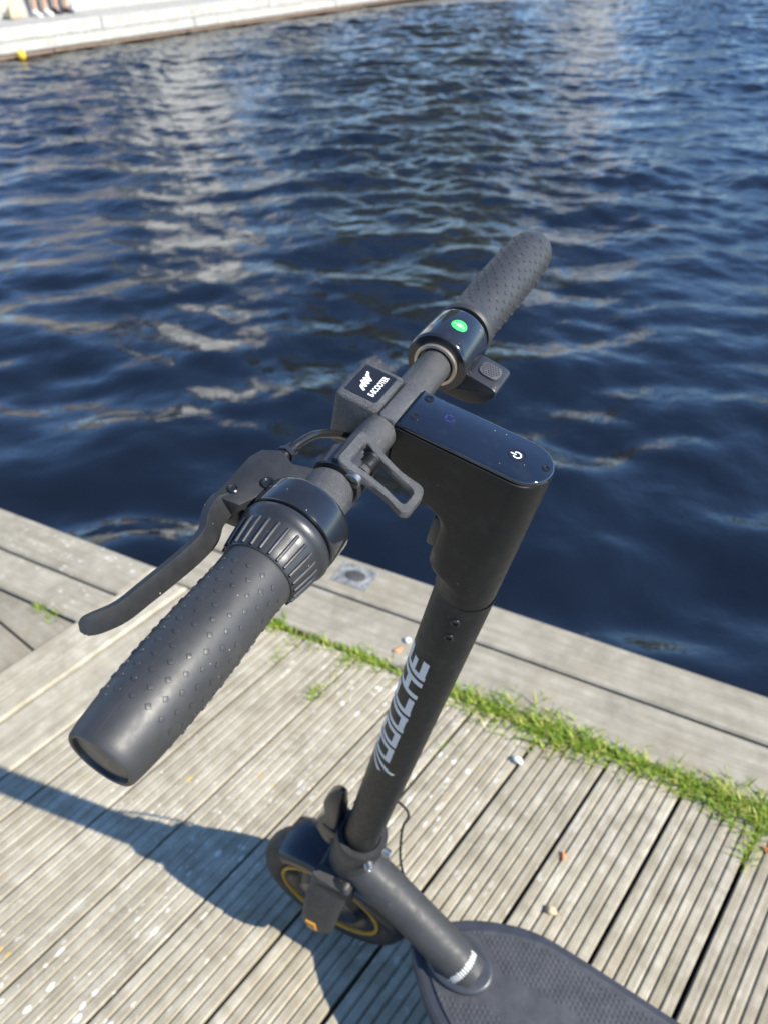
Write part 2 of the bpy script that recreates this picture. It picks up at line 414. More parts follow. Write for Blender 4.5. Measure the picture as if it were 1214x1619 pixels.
# boards parallel to m_; stepping along -t_
Pc = nm(L2, O0); tt0 = Pc@t_
for k in range(14):
    hi = tt0 + .30 - k*.137; lo = hi-.131
    # left end where it meets the edge plank (n = L2), right end at O0
    def left_b(tv):   # point with t = tv and n = L2
        p = np.linalg.solve(np.stack([n_, t_]), np.array([L2+.002, tv])); return p@m_
    b0h, b0l = left_b(hi), left_b(lo)
    if k >= 3: b0h = b0l = O0-4.0
    if b0l > O0-.03: continue
    pt = lambda tv, b: t_*tv + m_*b
    if k < 3:
        # only the part on our side of the edge plank, clipped
        poly = []
        for tv in (lo, hi):
            lb = left_b(tv)
            poly.append((tv, lb))
        # the boards lie where n < L2: moving along +m lowers n, so they run from lb to O0
        if poly[1][1] > O0-.01:
            tcut = tt0-.002; P3 = [pt(lo, poly[0][1]), pt(tcut, O0-g), pt(lo, O0-g)]
            if poly[0][1] < O0-.05: plank('board', P3, -.03, -.009, 'side_wood', side, m_, .001)
        else:
            plank('board', [pt(lo, poly[0][1]), pt(hi, poly[1][1]), pt(hi, O0-g), pt(lo, O0-g)], -.03, -.009-random.uniform(0, .002), 'side_wood', side, m_, .001)
    else:
        lbh, lbl = left_b(hi), left_b(lo)
        plank('board', [pt(lo, max(lbl, O0-6)), pt(hi, max(lbh, O0-6)), pt(hi, O0-g), pt(lo, O0-g)], -.03, -.009-random.uniform(0, .002), 'side_wood', side, m_, .001)
# soil in the joint
so = plank('joint_soil', [nm(A2-.012, O0+.26), nm(A2+.014, O0+.26), nm(A2+.014, 3.), nm(A2-.012, 3.)], -.033, -.011, 'soil', quay, e_, 0)

# ------------------------------------------------------------------ water
def axis_coords(lo, hi, step, far_lo, far_hi):
    c = list(np.arange(lo, hi, step)); s = step; x = lo; left = []
    while x > far_lo: s *= 1.25; x -= s; left.append(x)
    s = step; x = c[-1]; right = []
    while x < far_hi: s *= 1.25; x += s; right.append(x)
    return np.array(left[::-1]+c+right)
X = axis_coords(-7.5, 10.5, .026, -220, 220); Y = axis_coords(.9, 21.5, .026, -60, 320)
XX, YY = np.meshgrid(X, Y); Z = np.zeros_like(XX)
wr = np.random.default_rng(11)
lee = np.clip((n_[0]*XX+n_[1]*YY-1.6)/5.0, 0, 1)
# wind waves: many lengths, crests roughly square to the wind; the shortest ones die down in the lee of the quay
for i in range(84):
    lam = .085*(1.25/.085)**((i+wr.random())/84); kk = 2*math.pi/lam
    az = R(186)+wr.normal(0, R(34 if lam > .3 else 50)); slope = (.033 if lam > .25 else .036)*(.5+wr.random())
    arg = kk*(math.sin(az)*XX+math.cos(az)*YY)+wr.random()*6.283
    short = np.clip((.34-lam)/.2, 0, 1)
    Z += slope/kk*(np.sin(arg)+.16*np.cos(2*arg))*(1-short*(1-(.2+.8*lee)))
mask = np.clip((np.minimum(np.minimum(XX+7.6, 10.6-XX), np.minimum(YY-.8, 21.6-YY)))/.6, 0, 1)
gust = .75+.25*np.sin(XX*.9+.6*YY)*np.sin(.7*YY-.3*XX)
Z *= mask*gust
ny, nx = XX.shape
V = np.stack([XX, YY, Z+WATER_Z], -1).reshape(-1, 3)
idx = np.arange(nx*ny).reshape(ny, nx); Fq = np.stack([idx[:-1, :-1], idx[:-1, 1:], idx[1:, 1:], idx[1:, :-1]], -1).reshape(-1, 4)
wm = bpy.data.meshes.new('water'); wm.vertices.add(len(V)); wm.vertices.foreach_set('co', V.ravel())
wm.loops.add(Fq.size); wm.loops.foreach_set('vertex_index', Fq.ravel().astype(np.int32)); wm.polygons.add(len(Fq))
wm.polygons.foreach_set('loop_start', np.arange(0, Fq.size, 4, dtype=np.int32)); wm.polygons.foreach_set('use_smooth', np.ones(len(Fq), bool)); wm.update(); wm.materials.append(MAT['water'])
tag(add('water', wm), kind='structure')

# ------------------------------------------------------------------ far quay
FQ = np.array([-5.83, 14.08]); fn_ = np.array([-t_[1], t_[0]])   # along t_, back along fn_
def fq(s, d): return FQ + t_*s + fn_*d
farq = obj('far_quay', prism([fq(-30, .12), fq(70, .12), fq(70, 40), fq(-30, 40)], -1.5, -.03, 0), 'dark_timber', smooth=False); tag(farq, kind='structure')
SS = list(np.arange(-30, 70, 4.0))
for i, s in enumerate(SS):
    j = .0
    plank('fascia_board', [fq(s+.01, .0), fq(s+3.99, .0), fq(s+3.99, .07), fq(s+.01, .07)], -.175, .012+random.uniform(-.004, .004), 'pale_timber', farq, t_, .008)
    plank('fascia_board', [fq(s-1.99, -.02), fq(s+1.99, -.02), fq(s+1.99, .07), fq(s-1.99, .07)], -.335, -.185, 'pale_timber', farq, t_, .008)
    plank('waler_beam', [fq(s-.99, .02), fq(s+2.99, .02), fq(s+2.99, .14), fq(s-.99, .14)], -.40+random.uniform(-.008, .008), -.34, 'brown_beam', farq, t_, .006)
    for q in range(5):
        d0 = .075+q*.265
        plank('far_plank', [fq(s+.01, d0), fq(s+3.99, d0), fq(s+3.99, d0+.257), fq(s+.01, d0+.257)], -.03, random.uniform(-.003, .003), 'far_deck_wood', farq, t_, .004)
    plank('step_riser', [fq(s+.01, 1.41), fq(s+3.99, 1.41), fq(s+3.99, 1.47), fq(s+.01, 1.47)], -.02, .40, 'pale_timber', farq, t_, .006)
obj_step = obj('upper_step', prism([fq(-30, 1.44), fq(70, 1.44), fq(70, 9), fq(-30, 9)], -.02, .43, 0), 'far_deck_wood', farq, smooth=False)
b = revolve([(-.10, .004), (-.09, .05), (-.05, .085), (0, .095), (.05, .085), (.09, .05), (.11, .02), (.14, .018)], 20, (0, 0), 2)
P = fq(.33, -.12); bo = obj('mooring_buoy', b, 'yellow_buoy'); bo.location = (P[0], P[1], WATER_Z+.06); bo.scale = (.68, .68, .68)
tag(bo, 'small yellow round buoy floating against the far wooden quay', 'buoy')

# ------------------------------------------------------------------ electric scooter
RAKE, HB, XC, STEER = .2652, 1.0229, -.0512, .134
Apt = np.array([XC, 0, .3]); wv = np.array([-math.sin(RAKE), 0, math.cos(RAKE)]); uv = np.array([math.cos(RAKE), 0, math.sin(RAKE)]); vv = np.array([0, 1., 0])
LEN = (HB-.3)/math.cos(RAKE)
Sm = np.array(Matrix.Rotation(STEER, 3, Vector(wv)))
def HD(P):       # steered head frame: (forward, left, up along stem)
    P = np.asarray(P, float); Q = (LEN+P[:, 2:3])*wv + P[:, 0:1]*uv + P[:, 1:2]*vv
    return Apt + Q@Sm.T
def ST(P):       # steered, otherwise scooter axes (wheel and fork)
    return Apt + (np.asarray(P, float)-Apt)@Sm.T
sc = empty('electric_scooter')
sc.matrix_world = Matrix.Translation((-.0861, .5855, 0)) @ Matrix.Rotation(2.5082, 4, 'Z') @ Matrix.Rotation(-.0479, 4, 'X')
tag(sc, 'black electric kick scooter parked on the grooved wooden quay', 'scooter')
BU, BW, BR = .0883, -.002, .0122          # bar axis and radius in the head frame
HWD = .0205                                # half width of the head
def hpart(name, VF, mat, parent=sc, angle=35): return obj(name, VF, mat, parent, True, angle, HD)

# handlebar, in two visible lengths but one tube
hpart('handlebar', revolve([(-.262, .0105), (-.262, BR), (.262, BR), (.262, .0105)], 40, (BW, BU), 1), 'cast_metal')
# head housing: lofted from the wide top down to the round stem
def head_section(w, hw, uf, rf, rear=-.0225, nrear=16, ncor=8):
    pts = []
    for k in range(nrear+1):
        a = math.pi/2 + math.pi*k/nrear
        pts.append((rear+hw+hw*math.cos(a), hw*math.sin(a), w))
    rf = min(rf, hw, (uf-(rear+hw)))
    for sgn, a0 in ((-1, -math.pi/2), (1, 0)):
        for k in range(ncor+1):
            a = a0 + (math.pi/2)*k/ncor
            pts.append((uf-rf+rf*math.cos(a), sgn*(hw-rf)+rf*math.sin(a), w))
    return pts
hs = []
for w, hw, uf, rf in [(.0072, HWD-.0012, .0785, .001), (.0066, HWD, .0787, .001), (-.004, HWD, .0787, .002), (-.0215, HWD, .0787, .004), (-.029, HWD, .0785, .004), (-.034, .0206, .0735, .005), (-.040, .0208, .059, .006), (-.0445, .021, .047, .007),
                      (-.049, .0212, .0395, .008), (-.054, .0214, .0350, .009), (-.060, .0216, .0330, .010), (-.080, .0224, .0328, .012), (-.100, .0230, .0328, .014), (-.1045, .0232, .0310, .016), (-.108, .0233, .0275, .02), (-.112, .0235, .0245, .0235), (-.1275, .0235, .0245, .0235)]:
    hs.append(head_section(w, hw, uf, rf))
hpart('head_housing', loft(hs), 'satin_frame', angle=40)
# front clamp block with the badge and grey cap behind it
def bar_hole_block(name, u0, u1, w0, w1, mat, bev):
    return hpart(name, box((u0, -HWD, w0), (u1, HWD, w1), bev, 3), mat)
blk = bar_hole_block('badge_block', .0925, .1235, -.0300, .0135, 'cast_metal', .0035)
bar_hole_block('clamp_cap', .0788, .0917, -.0285, .0120, 'cast_metal', .0022)
plate = hpart('badge_plate', extrude(rounded([(.0960, -.0155), (.1200, -.0155), (.1200, .0155), (.0960, .0155)], .002), .0120, .01385, 2, .0003, 1), 'badge_black', blk)
def on_top(VF, u0, v0, w, mx=1):  # text reading along -v, its top towards +u
    V, Fc = VF; return [(u0+y, v0-x, w) for x, y in V], Fc
V, Fc = text_flat('E-SCOOTER', .0058, .00009, 1.04)
hpart('badge_lettering', on_top(([(x*.72, y) for x, y in V], Fc), .1022, .0, .01398), 'white_print', blk)
lg = []
for k in range(3):
    x0 = -.0052+.0034*k
    lg.append(strip([(x0, -.0016), (x0+.0040, .0040)], .0021))
lg.append(strip([(-.0090, -.0024), (-.0068, .0012), (-.0052, .0016), (-.0040, .0004)], .0018)); lg.append(strip([(.0052, .0022), (.0066, .0040), (.0078, .0036), (.0086, .0052)], .0016))
hpart('badge_emblem', on_top(join(*lg), .1105, .0, .01398), 'white_print', blk)
# display
oc = head_section(0, HWD-.0006, .0785, .0005, rear=-.0222)
disp = hpart('display', extrude([(p[0], p[1]) for p in oc], .0068, .0112, 2, .0018, 3), 'display_glass')
def screw(u, v, w, r=.0026, parent=disp):
    hpart('screw', join(revolve([(w-.002, r*1.25), (w+.0002, r*1.25), (w+.0003, r*1.0), (w-.0006, r*.93), (w+.0001, r*.8), (w+.0002, r*.45), (w-.0012, r*.4)], 20, (u, v), 2)), 'screw_black', parent, 20)
screw(.0715, -.0138, .0113); screw(.0715, .0082, .0113); screw(-.0165, -.001, .0113, .0022)
pu, pv = .0031, -.0007
arc = [(.0026*math.sin(a), .0026*math.cos(a)) for a in np.linspace(R(38), R(322), 28)]
hpart('power_symbol', ([(pu+y, pv-x, .01135) for x, y in join(strip(arc, .0009), strip([(0, .0006), (0, .0044)], .0009))[0]], join(strip(arc, .0009), strip([(0, .0006), (0, .0044)], .0009))[1]), 'white_print', disp)
ring = [(.0057*math.sin(a), .0057*math.cos(a)) for a in np.linspace(0, 2*math.pi, 40)]
hpart('button_ring', revolve([(.0110, .0060), (.01145, .0058), (.01145, .0053), (.0110, .0051)], 40, (pu, pv), 2), 'screw_black', disp, 20)
dv, df = join(strip([(-.0016, .0042), (.0022, .0042)], .0010), strip([(-.0026, -.0008), (-.0026, .0034)], .0009), strip([(.0030, .0006), (.0030, .0034)], .0009), strip([(-.0016, -.0012), (.0006, -.0012)], .0009))
hpart('display_digit', ([(.0507+y, -.0045-x, .01130) for x, y in dv], df), 'display_digit', disp)
# hook at the front of the housing
hpart('fold_hook', box((.029, -.0115, -.092), (.0395, .0115, -.062), .003, 2), 'soft_plastic')
hpart('stem', revolve([(-.1300, .0226), (-.1296, .0233), (-.128, .0233), (-.1288, .0235), (-.69, .0235)], 56, (0, 0), 2), 'satin_frame', angle=50)
for w in (-.1445, -.1655):
    a = R(-12); r = .0237
    base = revolve([(0, .0040), (.0012, .0038), (.0017, .0030), (.0014, .0022), (.0004, .0018)], 20, (0, 0), 1)
    hpart('screw', ([(x*math.cos(a)+(y+r)*math.sin(a), (y+r)*math.cos(a)-x*math.sin(a), z+w) for x, y, z in base[0]], base[1]), 'screw_black', sc, 25)
# lettering wrapped round the stem: x runs up the stem, y runs round towards the front
G = []
LW = .0063
def L_(*pts, w=LW):
    P_ = np.array(pts, float)
    if len(P_) == 2 and abs(P_[0][1]-P_[1][1]) < 1e-9: w = w*.74
    return strip(P_, w)
def letter(ch):
    h = .0225
    if ch == 'O': return [L_((.003, .003), (.003, h-.003)), L_((.026, .003), (.026, h-.003)), L_((.0, .0029), (.029, .0029)), L_((.0, h-.0029), (.029, h-.0029))], .029
    if ch == 'U': return [L_((.003, .0), (.003, h)), L_((.026, .0), (.026, h)), L_((.0, .0029), (.029, .0029))], .029
    if ch == 'C': return [L_((.003, .0), (.003, h)), L_((.0, .0029), (.027, .0029)), L_((.0, h-.0029), (.027, h-.0029))], .027
    if ch == 'H': return [L_((.003, .0), (.003, h)), L_((.024, .0), (.024, h)), L_((.003, h/2), (.024, h/2))], .027
    if ch == 'E': return [L_((.003, .0), (.003, h)), L_((.0, .0029), (.026, .0029)), L_((.0, h/2), (.021, h/2), w=.005), L_((.0, h-.0029), (.026, h-.0029))], .026
    # stylised first mark: two swept strokes
    return [L_((.0015, .000), (.007, .008), (.0125, .0225), w=.0048), L_((-.010, .006), (-.004, .012), (.0045, .0225), w=.0045), L_((-.004, -.006), (.001, .0015), w=.004)], .0135
def dense(VF):   # split long quads so they can bend round the tube
    V, Fc = VF; nV = []; nF = []
    for f in Fc:
        a, b_, c_, d = [np.array(V[i]) for i in f]; n = 8
        at_ = lambda s, q: (a+(b_-a)*s)*(1-q)+(d+(c_-d)*s)*q
        for i in range(n):
            for j in range(5):
                k = len(nV)
                nV += [at_(i/n, j/5), at_((i+1)/n, j/5), at_((i+1)/n, (j+1)/5), at_(i/n, (j+1)/5)]; nF.append((k, k+1, k+2, k+3))
    return nV, nF
xp = 0.; letters = []
for ch in '/OOUCHE':
    st, wd = letter(ch); letters.append((ch, xp, [dense(s) for s in st])); xp += wd+.0045
sx = .222/xp
W0 = -.4390
for ch, x0, sts in letters:
    V, Fc = join(*sts); q = []; lay = [k for k, s_ in enumerate(sts) for _ in s_[0]]
    for i, (x, y) in enumerate(V):
        X_ = (x+x0)*sx + .10*(y-.0225)
        phi = y/.0225*R(72)+R(-1)
        rr = .02362 + .00004*lay[i]
        q.append((rr*math.sin(phi), rr*math.cos(phi), W0+X_+.0095))
    hpart('letter', (q, Fc), 'grey_print', sc)

# ---- left grip
def grip(name, prof, sgn, seed):
    g_ = hpart(name, revolve([(sgn*s, r) for s, r in prof], 64, (BW, BU), 1), 'rubber', sc, 50)
    V = []; Fc = []; rows = np.arange(prof[0][0]+.013, prof[-1][0]-.020, .0071); ss = [p[0] for p in prof]; rs = [p[1] for p in prof]
    rg = random.Random(seed)
    for i, s in enumerate(rows):
        r = np.interp(s, ss, rs); nd = 15
        for k in range(nd):
            a = 2*math.pi*(k+.5*(i % 2))/nd + .07*math.sin(s*60)
            if rg.random() < .03: continue
            hsz = .00155*(.85+.2*rg.random())
            fr = [np.array([math.cos(a), math.sin(a)]), np.array([-math.sin(a), math.cos(a)])]
            b0 = len(V)
            for lev, sc_ in ((-.0003, 1.10), (.00042, .98), (.00050, .78)):
                for du, dv_ in ((1, .16), (.16, 1), (-.16, 1), (-1, .16), (-1, -.16), (-.16, -1), (.16, -1), (1, -.16)):
                    p = fr[0]*(r+lev)+fr[1]*dv_*hsz*sc_; V.append((BU+p[1], sgn*(s+du*hsz*sc_), BW+p[0]))
            for L2_ in range(2):
                for q in range(8): Fc.append((b0+L2_*8+q, b0+L2_*8+(q+1) % 8, b0+L2_*8+8+(q+1) % 8, b0+L2_*8+8+q))
            Fc.append(tuple(b0+16+q for q in range(8)))
    tag(hpart('grip_dots', (V, Fc), 'rubber', g_, 30), kind='stuff')
    return g_
GL = [(.1555, .0190), (.1565, .0204), (.160, .0207), (.170, .0203), (.185, .0204), (.205, .0211), (.225, .0212), (.245, .0206), (.262, .0195), (.273, .0184), (.2768, .0177), (.2780, .0168), (.2778, .0150), (.2762, .0146)]
gl = grip('grip', GL, 1, 3)
hpart('grip_end_cap', revolve([(.2755, .0150), (.2762, .0144), (.2766, .010), (.2768, .002)], 48, (BW, BU), 1), 'soft_plastic', gl, 40)
sm_ = [(BU+np.interp(x, [p[0] for p in GL], [p[1] for p in GL])*math.sin(R(9)), x, BW+np.interp(x, [p[0] for p in GL], [p[1] for p in GL])*math.cos(R(9))) for x in np.linspace(.160, .274, 30)]
hpart('mould_seam', tube(sm_, .00016, 6), 'rubber', gl)
GR = [(.113, .0170), (.1135, .0214), (.1155, .0226), (.119, .0224), (.126, .0206), (.134, .0198), (.150, .0200), (.175, .0208), (.205, .0211), (.235, .0209), (.255, .0203), (.266, .0190), (.2725, .0165), (.2765, .0125), (.2785, .006), (.279, .001)]
gr = grip('grip', GR, -1, 5)
# ribbed collar + glossy collar
rc = hpart('ribbed_collar', revolve([(.1285, .0150), (.1287, .0262), (.1300, .0274), (.1325, .0279), (.1350, .0275), (.1370, .0262), (.1385, .0251), (.1440, .0243), (.1510, .0232), (.1575, .0221), (.1585, .0213), (.1585, .0185)], 64, (BW, BU), 1), 'soft_plastic', sc, 40)
for k in range(26):
    a = 2*math.pi*k/26; pa = []
    for s, r in ((.1392, .0244), (.1400, .0250), (.1440, .0247), (.1510, .0236), (.1578, .0225)):
        pa.append((BU+r*math.sin(a), s, BW+r*math.cos(a)))
    hpart('rib', tube(pa, [.0006, .00105, .00105, .00105, .0009], 8), 'soft_plastic', rc)
hpart('glossy_collar', revolve([(.1065, .0150), (.1067, .0262), (.1078, .0274), (.1100, .0278), (.1250, .0278), (.1268, .0274), (.1276, .0262), (.1276, .015)], 72, (BW, BU), 1), 'gloss_black', sc, 40)
# brake clamp
bc = hpart('brake_clamp', revolve([(.0800, BR), (.0801, .0140), (.0806, .0146), (.0838, .0147), (.0840, .0160), (.0850, .0165), (.1066, .0165)], 48, (BW, BU), 1), 'cast_metal', sc, 35)
out = rounded([(.0960, .0840), (.1040, .0860), (.1120, .0890), (.1180, .0850), (.1230, .0840), (.1320, .0900), (.1345, .0990), (.1330, .1350), (.1180, .1330), (.1120, .1180), (.0980, .1100)], .0012, 4)
hpart('brake_body', extrude(out, -.0100, .0105, 2, .0007, 2), 'lever_metal', bc, 30)
hpart('pivot_bolt', revolve([(.0100, .0045), (.0118, .0042), (.0121, .0030), (.0112, .002)], 18, (.1140, .1105), 2), 'screw_black', bc, 30)
hpart('clamp_bolt', revolve([(.0100, .0032), (.0116, .0032), (.0122, .0024), (.0112, .0016), (.0112, .0003)], 18, (.1270, .1255), 2), 'screw_black', bc, 30)
hpart('adjuster_nut', revolve([(.0775, .0052), (.0780, .0056), (.0805, .0056), (.0810, .0052)], 6, (.0050, .1212), 1), 'screw_black', bc, 20)
hpart('cable_barrel', tube(spline([(.1225, .0895, .004), (.1215, .0800, .005), (.1205, .0730, .0052)], 8), [.0042]*9 if False else .0040, 14), 'screw_black', bc)
hpart('brake_cable', tube(spline([(.1222, .085, .004), (.1200, .070, .0055), (.1170, .055, .004), (.1130, .040, -.004), (.1090, .026, -.014), (.1035, .0150, -.0255), (.098, .006, -.033), (.090, .002, -.036), (.074, .000, -.030)], 60), .0027, 12), 'cable_black')
# lever blade: broad face tipped towards the rider
LP = spline([(.1265, .1270, .0030), (.1290, .1360, .0030), (.1270, .1450, .0030), (.1225, .1550, .0025), (.1225, .1680, .0015), (.1250, .1840, .0), (.1275, .2000, -.0005), (.1300, .2150, -.0008), (.1350, .2260, -.0006), (.1395, .2330, .0)], 44)
PP, TT, NN, BB = frames(LP)
secs = []
for i in range(len(LP)):
    f_ = i/(len(LP)-1); w_ = np.interp(f_, [0, .08, .25, .4, .9, .97, 1], [.006, .0080, .0072, .0064, .0056, .0046, .0022]); th = np.interp(f_, [0, .3, .95, 1], [.0040, .0027, .0022, .0010])
    t0 = TT[i]; nrm = np.array([-.88, 0, .47]); nrm = nrm-t0*(nrm@t0); nrm /= np.linalg.norm(nrm); bin_ = np.cross(t0, nrm)
    secs.append([LP[i]+bin_*x*w_+nrm*y*th for x, y in rounded([(-1, -1), (1, -1), (1, 1), (-1, 1)], [.3, .3, .10, .14], 3)])
hpart('brake_lever', loft(secs), 'lever_metal', sc, 28)
# ---- bell with its trigger loop
bl = hpart('bell_clamp', revolve([(.0585, BR), (.0585, .0158), (.0592, .0166), (.0770, .0166), (.0778, .0158), (.0778, BR)], 44, (BW, BU), 1), 'soft_plastic', sc, 35)
def LT(P):  # loop plane: u,v given; w falls towards the rear
    P = np.asarray(P, float); w = np.interp(P[:, 0], [.040, .0885], [-.0060, .0165]); return np.stack([P[:, 0], P[:, 1]+np.interp(P[:, 0], [.040, .0885], [0, .0030]), P[:, 2]+w], -1)
outer = rounded([(.0900, .0440), (.0900, .0745), (.0840, .0752), (.0700, .0722), (.0560, .0715), (.0445, .0735), (.0410, .0695), (.0405, .0515), (.0430, .0465), (.0560, .0490), (.0700, .0475), (.0800, .0440)], .0035, 5)
inner = rounded([(.0835, .0490), (.0835, .0698), (.0745, .0680), (.0600, .0668), (.0462, .0682), (.0456, .0542), (.0600, .0534), (.0745, .0520)], .003, 5)
def ring_plate(o_, i_, lo, hi, bev):
    # sample both outlines to the same count by arc angle
    def res(poly, n=96):
        P = np.array(poly+[poly[0]]); L = np.r_[0, np.cumsum(np.linalg.norm(np.diff(P, axis=0), axis=1))]; s = np.linspace(0, L[-1], n, endpoint=False)
        return np.stack([np.interp(s, L, P[:, 0]), np.interp(s, L, P[:, 1])], -1)
    O_, I_ = res(o_), res(i_)
    # align starts
    k = np.argmin(np.linalg.norm(I_-O_[0], axis=1)); I_ = np.roll(I_, -k, 0)
    secs = []
    for j in range(len(O_)):
        o2, i2 = O_[j], I_[j]; d = (i2-o2)/np.linalg.norm(i2-o2)
        secs.append([(*o2, lo), (*o2, hi-bev), (*(o2+d*bev), hi), (*(i2-d*bev), hi), (*i2, hi-bev), (*i2, lo)])
    return loft(secs, False, True)
V, Fc = ring_plate(outer, inner, -.0030, .0026, .0009)
hpart('trigger_loop', (LT(V), Fc), 'cast_metal', bl, 40)
V, Fc = box((.0838, .0455, -.0045), (.0930, .0740, .0018), .002, 2); hpart('hinge_block', (LT(V), Fc), 'soft_plastic', bl)
hpart('hinge_barrel', revolve([(.0505, .0036), (.0505, .0046), (.0690, .0046), (.0690, .0036)], 24, (.0075, .0765), 1), 'cast_metal', bl)
hel = [(.0765+.0060*math.sin(a), .0560+.0085*a/(2*math.pi*6), .0075+.0060*math.cos(a)) for a in np.linspace(0, 2*math.pi*6, 110)]
hpart('spring', tube(hel, .0005, 6), 'screw_black', bl)
hpart('screw', join(revolve([(.0735, .0053), (.0780, .0053), (.0787, .0047), (.0788, .0025), (.0788, .0004)], 26, (.0078, .0775), 1)), 'steel', bl, 30)
V, Fc = box((.0738, .0784, .0073), (.0812, .07905, .0083)); hpart('screw_slot', (V, Fc), 'screw_black', bl)
# ---- throttle
th_ = hpart('throttle_collar', revolve([(-.0668, .0165), (-.0668, .0222), (-.0680, .0232), (-.0700, .0235), (-.1040, .0235), (-.1065, .0229), (-.1072, .0217), (-.1072, .0150)], 72, (BW, BU), 1), 'gloss_black', sc, 40)
hpart('collar_bore', revolve([(-.1060, .0164), (-.0690, .0164), (-.0645, .0164), (-.0642, .0160), (-.0642, .0140), (-.1060, .0140)], 48, (BW, BU), 1, False), 'raw_alloy', th_)
prof = [(BW-.0225, BU-.004), (BW-.0232, BU+.004)]
pw = [(BU+.006, BW-.0228), (BU-.010, BW-.0242), (BU-.028, BW-.0240), (BU-.040, BW-.0190), (BU-.0470, BW-.0090), (BU-.0478, BW-.0040), (BU-.0440, BW-.0020), (BU-.0225, BW+.0010), (BU-.012, BW-.0120)]
pw = rounded(pw, .004, 4)
# extrude along v: outline in (w, u) order for axis=1
hpart('thumb_paddle', extrude([(w, u) for u, w in pw], -.1000, -.0700, 1, .0018, 2), 'soft_plastic', th_, 40)
pad = rounded([(-.0080, -.0080), (.0080, -.0080), (.0080, .0080), (-.0080, .0080)], .006, 6)
V, Fc = extrude(pad, 0, .0022, 2, .0007, 2)
cpu, cpv = BU-.0355, -.0855
V = [(cpu+x, cpv+y, BW-.0012+z+.0022*0+(x)*.10) for x, y, z in V]
tp = hpart('thumb_pad', (V, Fc), 'deck_mat', th_, 35)
dots = []
for i in range(-3, 4):
    for j in range(-3, 4):
        x, y = (i+.5*(j % 2))*.0022, j*.0020
        if abs(x) < .0068 and abs(y) < .0068 and abs(x)+abs(y) < .0105:
            V, Fc = revolve([(0, .0007), (.0004, .0005)], 6, (0, 0), 2); dots.append(([(cpu+x+a, cpv+y+b_, BW+.0010+c_+x*.1) for a, b_, c_ in V], Fc))
tag(hpart('pad_dots', join(*dots), 'rubber', th_), kind='stuff')
# round green sticker bent over the collar
def over_collar(V, rr):
    q = []
    for x, y in V:
        a = R(-8)+x/.0235; q.append((BU+rr*math.sin(a), -.0875-y, BW+rr*math.cos(a)))
    return q
disc = [(0, 0)]+[(r*math.cos(a), r*math.sin(a)) for r in (.0022, .0042, .0060) for a in np.linspace(0, 2*math.pi, 32, endpoint=False)]
dfc = [(0, 1+k, 1+(k+1) % 32) for k in range(32)]+[(1+32*j+k, 33+32*j+k, 33+32*j+(k+1) % 32, 1+32*j+(k+1) % 32) for j in range(2) for k in range(32)]
stk = hpart('round_sticker', (over_collar(disc, .02358), dfc), 'green_sticker', th_)
pr = []
for k, (x, w_, h_) in enumerate([(-.0036, .0010, .0014), (-.0014, .0009, .0034), (0, .0009, .0040), (.0014, .0009, .0030), (.0036, .0012, .0014)]):
    pr.append(strip([(x, -h_/2), (x, h_/2)], w_))
V, Fc = join(*pr); hpart('sticker_print', (over_collar(V, .02366), Fc), 'pale_green_print', th_)

# ---- lower stem, folding joint, head tube (axis = steering axis, not steered)
def AX(P):
    P = np.asarray(P, float); return Apt + P[:, 2:3]*wv + P[:, 0:1]*uv + P[:, 1:2]*vv
def apart(name, VF, mat, parent=sc, angle=35): return obj(name, VF, mat, parent, True, angle, AX)
ct = apart('clamp_collar', revolve([(.062, .0238), (.064, .0255), (.0645, .0325), (.062, .0340), (.030, .0340), (.026, .0330)], 56, (0, 0), 2), 'lever_metal', sc, 40)
for u, v, w in ((-.030, .0215, .046), (-.0385, -.004, .050)):
    V, Fc = revolve([(-.004, .0062), (.004, .0062), (.0055, .0050), (.0058, .003), (.004, .0026)], 16, (0, 0), 0)
    a = math.atan2(v, u); V = [(u+x*math.cos(a)-y*math.sin(a), v+x*math.sin(a)+y*math.cos(a), w+z) for x, y, z in V]
    apart('bolt', (V, Fc), 'steel', ct, 30)
apart('head_tube', revolve([(.028, .0330), (.020, .0325), (-.03, .0315), (-.075, .0300), (-.080, .0280)], 48, (0, 0), 2), 'matte_frame')
fl = rounded([(.030, -.014), (.045, -.016), (.044, .014), (.030, .013)], .004, 4)
ls = []
for w, u, hw, th in [(.015, .036, .016, .012), (.038, .044, .017, .018), (.055, .043, .014, .015), (.080, .041, .012, .011), (.105, .045, .013, .014), (.128, .046, .011, .011), (.142, .044, .009, .008), (.158, .041, .003, .003)]:
    ls.append([(u+x*th, y*hw+.006, w) for x, y in rounded([(-1, -1), (1, -1), (1, 1), (-1, 1)], .6, 4)])
fo = apart('folding_lever', loft(ls), 'badge_black', sc, 45)
apart('lever_catch', box((.0505, -.002, .105), (.0525, .010, .122), .0008, 1), 'steel', fo)
apart('latch_block', box((.026, -.018, .028), (.050, .022, .058), .004, 2), 'badge_black', fo)
# neck down to the deck
NP = np.array([(-.048, 0, .272), (-.085, 0, .249), (-.150, 0, .207), (-.232, 0, .150)])
obj('neck', tube(spline(NP, 16), [.031, .030]+[.0285]*(len(spline(NP, 16))-2), 36), 'matte_frame', sc, angle=50)
rb = np.array([(-.2105, 0, .1650), (-.2200, 0, .1585)]); rbv, rbf = tube(rb, .0290, 36)
obj('neck_label', (rbv, rbf), 'white_print', sc, angle=50) if False else None
